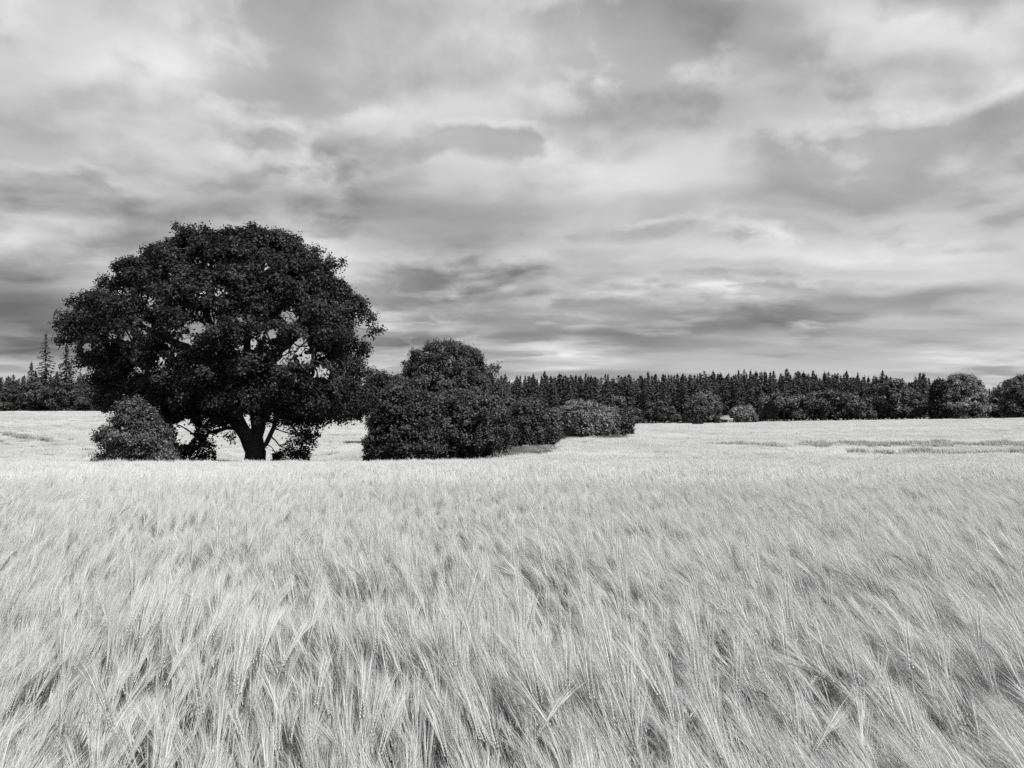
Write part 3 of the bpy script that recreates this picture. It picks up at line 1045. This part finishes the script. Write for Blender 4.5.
# ------------------------------------------------------------------ far hills
def hills():
    m, nb = new_mat("wooded_hill")
    out = nb.n("ShaderNodeOutputMaterial")
    geo = nb.n("ShaderNodeNewGeometry")
    nz = nb.noise(geo.outputs["Position"], .03, 6, .7)
    d = nb.n("ShaderNodeBsdfDiffuse")
    nb.link(grey(nb, nb.m("MULTIPLY", nz, .12)), d.inputs["Color"])
    nb.link(d.outputs[0], out.inputs["Surface"])
    xs = np.linspace(-1700, 1700, 180)
    rows = [(1500, 0.0), (1560, .35), (1650, .75), (1800, 1.0), (2100, .9), (2600, .5)]
    nzh, nzf = Noise2(60, 900.), Noise2(61, 45.)
    V = []
    for y, h in rows:
        top = 30 + 7 * nzh(xs, xs * 0) + 1.6 * nzf(xs, y + xs * 0)
        V.append(np.stack([xs * y / 1500, np.full_like(xs, y), -20 + h * (top + 20)], -1))
    V = np.concatenate(V); nc = len(xs)
    i = np.arange(len(rows) - 1)[:, None] * nc + np.arange(nc - 1)[None]
    Q = np.stack([i, i + 1, i + nc + 1, i + nc], -1).reshape(-1, 4)
    tag(obj("hills", make_mesh("hills", V, Q, mats=[m], smooth_shade=True)), "low wooded hills on the horizon", "hills", kind="structure")


hills()


# ------------------------------------------------------------------ the small hut
def box(acc, x0, x1, y0, y1, z0, z1, m=0):
    V = [(x, y, z) for z in (z0, z1) for x, y in ((x0, y0), (x1, y0), (x1, y1), (x0, y1))]
    acc.add(V, [[3, 2, 1, 0], [4, 5, 6, 7], [0, 1, 5, 4], [1, 2, 6, 5], [2, 3, 7, 6], [3, 0, 4, 7]], m=m)


def painted(name, base, scale=2.0):
    m, nb = new_mat(name)
    out = nb.n("ShaderNodeOutputMaterial")
    geo = nb.n("ShaderNodeNewGeometry")
    nz = nb.noise(geo.outputs["Position"], scale, 5, .65)
    b = nb.n("ShaderNodeBsdfPrincipled")
    nb.link(grey(nb, nb.m("MULTIPLY", nb.m("ADD", nb.m("MULTIPLY", nz, .5), .75), base)), b.inputs["Base Color"])
    b.inputs["Roughness"].default_value = .7
    nb.link(b.outputs[0], out.inputs["Surface"])
    return m


def hut():
    Y = 280.0
    p = at(726, 421, Y); gz = float(ground_z(p[0], Y))
    root = thing("hut", (p[0], Y, gz + .45), "small pale hut with a grey roof half hidden between bushes below the forest", "hut", None, 0)
    wall, roofm, white, dark = painted("hut_wall", .16), painted("hut_roof", .14), painted("hut_white", .34), painted("hut_dark", .05)
    a = Acc(); box(a, -1.9, 1.2, 0, 2.6, -.8, 2.0); obj("wall", a.mesh("wall", [wall]), root)
    a = Acc()
    V = [(-2.15, -.35, 1.95), (1.45, -.35, 1.95), (1.45, 1.3, 3.0), (-2.15, 1.3, 3.0), (1.45, 2.9, 1.95), (-2.15, 2.9, 1.95),
         (-2.15, -.35, 1.85), (1.45, -.35, 1.85), (1.45, 2.9, 1.85), (-2.15, 2.9, 1.85)]
    a.add(V, [[0, 1, 2, 3], [3, 2, 4, 5], [6, 7, 1, 0], [8, 9, 5, 4], [9, 8, 7, 6]], [[0, 3, 5], [1, 4, 2]])
    a.add([(-2.15, -.35, 1.85), (-2.15, 2.9, 1.85), (-2.15, 2.9, 1.95), (-2.15, -.35, 1.95)], [[0, 1, 2, 3]])
    a.add([(1.45, -.35, 1.85), (1.45, 2.9, 1.85), (1.45, 2.9, 1.95), (1.45, -.35, 1.95)], [[0, 3, 2, 1]])
    obj("roof", a.mesh("roof", [roofm]), root)
    a = Acc(); box(a, -2.2, 2.5, -.45, -.37, 1.35, 1.9); obj("fascia", a.mesh("fascia", [white]), root)
    a = Acc(); box(a, .55, .8, -.44, -.02, -.8, 1.34); obj("post", a.mesh("post", [white]), root)
    a = Acc(); box(a, -1.1, -.1, -.06, -.003, -.45, 1.3); obj("door", a.mesh("door", [dark]), root)
    a = Acc(); box(a, 1.25, 2.4, .1, 2.2, -.8, 1.3); obj("lean_to", a.mesh("lean_to", [wall]), root)


hut()


# ------------------------------------------------------------------ sun and sky
SUN_EL = math.radians(58)
SUN_AZ = math.atan2(.75, -.66)                # clockwise from +Y: over the photographer's shoulder
sd = np.array([math.sin(SUN_AZ) * math.cos(SUN_EL), math.cos(SUN_AZ) * math.cos(SUN_EL), math.sin(SUN_EL)])
ld = bpy.data.lights.new("sun", "SUN")
ld.energy = 4.5
ld.angle = math.radians(.6)
ld.color = (1, .995, .985)
lo = bpy.data.objects.new("sun", ld)
COL.objects.link(lo)
from mathutils import Vector
lo.rotation_euler = Vector(tuple(sd)).to_track_quat("Z", "Y").to_euler()
lo.location = (0, 0, 60)

BG = 0.10


def world():
    w = bpy.data.worlds.new("World")
    sc.world = w
    w.use_nodes = True
    nb = NB(w.node_tree)
    out = nb.n("ShaderNodeOutputWorld")
    bg = nb.n("ShaderNodeBackground"); bg.inputs["Strength"].default_value = BG
    nb.link(bg.outputs[0], out.inputs["Surface"])
    sky = nb.n("ShaderNodeTexSky", sky_type="NISHITA")
    sky.sun_disc = False
    sky.sun_elevation = SUN_EL
    sky.sun_rotation = SUN_AZ
    bw = nb.n("ShaderNodeRGBToBW"); nb.link(sky.outputs[0], bw.inputs[0])
    tc = nb.n("ShaderNodeTexCoord")
    sp = nb.n("ShaderNodeSeparateXYZ"); nb.link(tc.outputs["Generated"], sp.inputs[0])
    x, y, z = sp.outputs
    zp = nb.m("MAXIMUM", z, 0.0)
    w2 = nb.n("ShaderNodeTexNoise"); nb.link(tc.outputs["Generated"], w2.inputs["Vector"])
    w2.inputs["Scale"].default_value = 5.0; w2.inputs["Detail"].default_value = 4
    wv = nb.v("SUBTRACT", w2.outputs["Color"], (.5, .5, .5))
    zc = nb.m("ADD", zp, .13)
    P = nb.v("ADD", nb.xyz(nb.m("MULTIPLY", nb.m("DIVIDE", x, zc), .60), nb.m("DIVIDE", y, zc), nb.m("MULTIPLY", z, 3.0)), nb.v("SCALE", wv, scale=.45))
    # billows: heaps of about equal width and height, smaller and flatter towards the horizon
    lz = nb.m("MULTIPLY", nb.m("LOGARITHM", nb.m("ADD", zp, .05), 2.718), .36)
    D = nb.v("ADD", nb.xyz(nb.m("MULTIPLY", x, .62), nb.m("MULTIPLY", y, .62), lz), nb.v("SCALE", wv, scale=.06))

    def layer(t, off, sP, sD, wD, th, wid, base, lo, hi, gain, soft):
        """one deck of cloud: ragged bright upper edges, flat grey undersides"""
        Po = nb.v("ADD", P, off); Do = nb.v("ADD", D, off)
        def dens(dp, dd):
            return nb.m("ADD", nb.m("MULTIPLY", nb.noise(nb.v("ADD", nb.v("MULTIPLY", Po, dp), (0, 0, 0)), sP, 4, .45), 1 - wD),
                        nb.m("MULTIPLY", nb.noise(nb.v("ADD", Do, dd), sD, 9, .52), wD))
        n = dens((1, 1, 1), (0, 0, 0))
        nl = dens((1.03, 1.06, 1.0), (.004, 0, -.028))
        e = nb.m("MULTIPLY", nb.m("SUBTRACT", nl, n), gain)
        e = nb.m("MINIMUM", nb.m("MAXIMUM", e, lo), hi)
        thick = nb.ramp(n, th, th + .24, .07, -.09)
        shade = nb.m("ADD", nb.m("ADD", e, base), thick)
        cov = nb.m("MULTIPLY", nb.ramp(n, th, th + wid, 0.0, 1.0), soft)
        return nb.m("ADD", nb.m("MULTIPLY", t, nb.m("SUBTRACT", 1.0, cov)), nb.m("MULTIPLY", shade, cov)), n

    bgn = nb.noise(P, .8, 6, .5)
    n1 = nb.noise(P, .5, 4, .45)
    t = nb.m("ADD", .745, nb.m("MULTIPLY", nb.m("SUBTRACT", bgn, .5), .35))
    t, _ = layer(t, (3.1, 1.7, .4), .55, 5.5, .36, .43, .16, .74, -.15, .15, 3.6, .85)
    t, _ = layer(t, (7.3, 4.1, 2.2), .95, 7.5, .42, .48, .12, .75, -.16, .16, 3.8, .80)
    t, _ = layer(t, (1.2, 9.4, 5.1), 1.5, 11.0, .45, .51, .09, .755, -.16, .16, 3.4, .75)
    # individual banks of cloud, each at its own bearing and elevation
    yc = nb.m("MAXIMUM", y, .05)
    jit = nb.n("ShaderNodeTexNoise"); nb.link(P, jit.inputs["Vector"]); jit.inputs["Scale"].default_value = 1.6; jit.inputs["Detail"].default_value = 5
    js = nb.n("ShaderNodeSeparateColor"); nb.link(jit.outputs["Color"], js.inputs[0])
    az = nb.m("ADD", nb.m("DIVIDE", x, yc), nb.m("MULTIPLY", nb.m("SUBTRACT", js.outputs[0], .5), .26))
    el = nb.m("ADD", nb.m("DIVIDE", z, yc), nb.m("MULTIPLY", nb.m("SUBTRACT", js.outputs[1], .5), .11))
    blobs = [  # px, py, half width, half height (pixels), amount
        (25, 300, 90, 24, -.32), (30, 335, 70, 14, -.10), (210, 200, 330, 16, -.13), (450, 265, 70, 38, -.16), (150, 110, 150, 40, .04), (310, 128, 40, 16, .06),
        (20, 235, 60, 20, .11), (60, 192, 110, 14, -.04), (30, 318, 80, 26, -.10), (400, 100, 60, 18, .05), (712, 22, 26, 26, -.14), (420, 40, 160, 40, .06), (700, 110, 130, 14, -.11),
        (640, 170, 130, 22, .10), (900, 75, 130, 22, -.08), (1005, 95, 24, 12, .10), (870, 245, 130, 14, .10),
        (760, 262, 120, 12, -.08), (640, 230, 90, 20, .06), (740, 298, 60, 10, .09), (860, 325, 190, 10, -.08), (620, 330, 180, 10, -.07), (800, 305, 110, 14, .07), (440, 275, 70, 18, .05), (420, 312, 40, 10, .20),
        (570, 350, 34, 12, .16), (440, 318, 50, 10, .06), (215, 95, 110, 45, .05), (660, 80, 110, 45, .08), (480, 142, 60, 14, .05), (930, 150, 110, 40, .05), (170, 60, 90, 30, .05), (870, 150, 70, 30, .05), (560, 70, 90, 40, .03), (700, 352, 120, 9, -.02), (960, 362, 40, 6, .12), (930, 340, 60, 7, -.08), (160, 40, 220, 40, .03), (560, 270, 90, 16, -.05),
        (400, 345, 60, 8, -.10), (330, 250, 40, 20, .05), (880, 20, 120, 25, .06), (60, 20, 80, 30, .04)]
    for bx, by, sx, sy, amp in blobs:
        d = at(bx, by, 1.0) - np.array([0, 0, EYE])
        a0, e0 = float(d[0]), float(d[2])
        qa = nb.m("MULTIPLY", nb.m("SUBTRACT", az, a0), F / sx)
        qe = nb.m("MULTIPLY", nb.m("SUBTRACT", el, e0), F / sy)
        r2 = nb.m("ADD", nb.m("MULTIPLY", qa, qa), nb.m("MULTIPLY", qe, qe))
        g = nb.m("EXPONENT", nb.m("MULTIPLY", r2, -.7))
        t = nb.m("ADD", t, nb.m("MULTIPLY", g, amp))
    t = nb.m("MAXIMUM", nb.m("MINIMUM", t, .93), .25)
    lin = nb.m("POWER", t, 2.2)
    cloud = nb.m("MULTIPLY", lin, 1.0 / (BG * 2 ** EXPO))
    cover = nb.ramp(n1, .28, .42, .93, 1.0)
    mix = nb.m("ADD", nb.m("MULTIPLY", cloud, cover), nb.m("MULTIPLY", bw.outputs[0], nb.m("SUBTRACT", 1.0, cover)))
    nb.link(grey(nb, mix), bg.inputs["Color"])


world()

vs = sc.view_settings
vs.view_transform = "Standard"
vs.look = "None"
vs.exposure = EXPO
vs.gamma = 1.0
vs.use_curve_mapping = False
sc.display_settings.display_device = "sRGB"
sc.cycles.max_bounces = 4
sc.cycles.diffuse_bounces = 3
sc.cycles.transparent_max_bounces = 4
sc.cycles.use_denoising = False
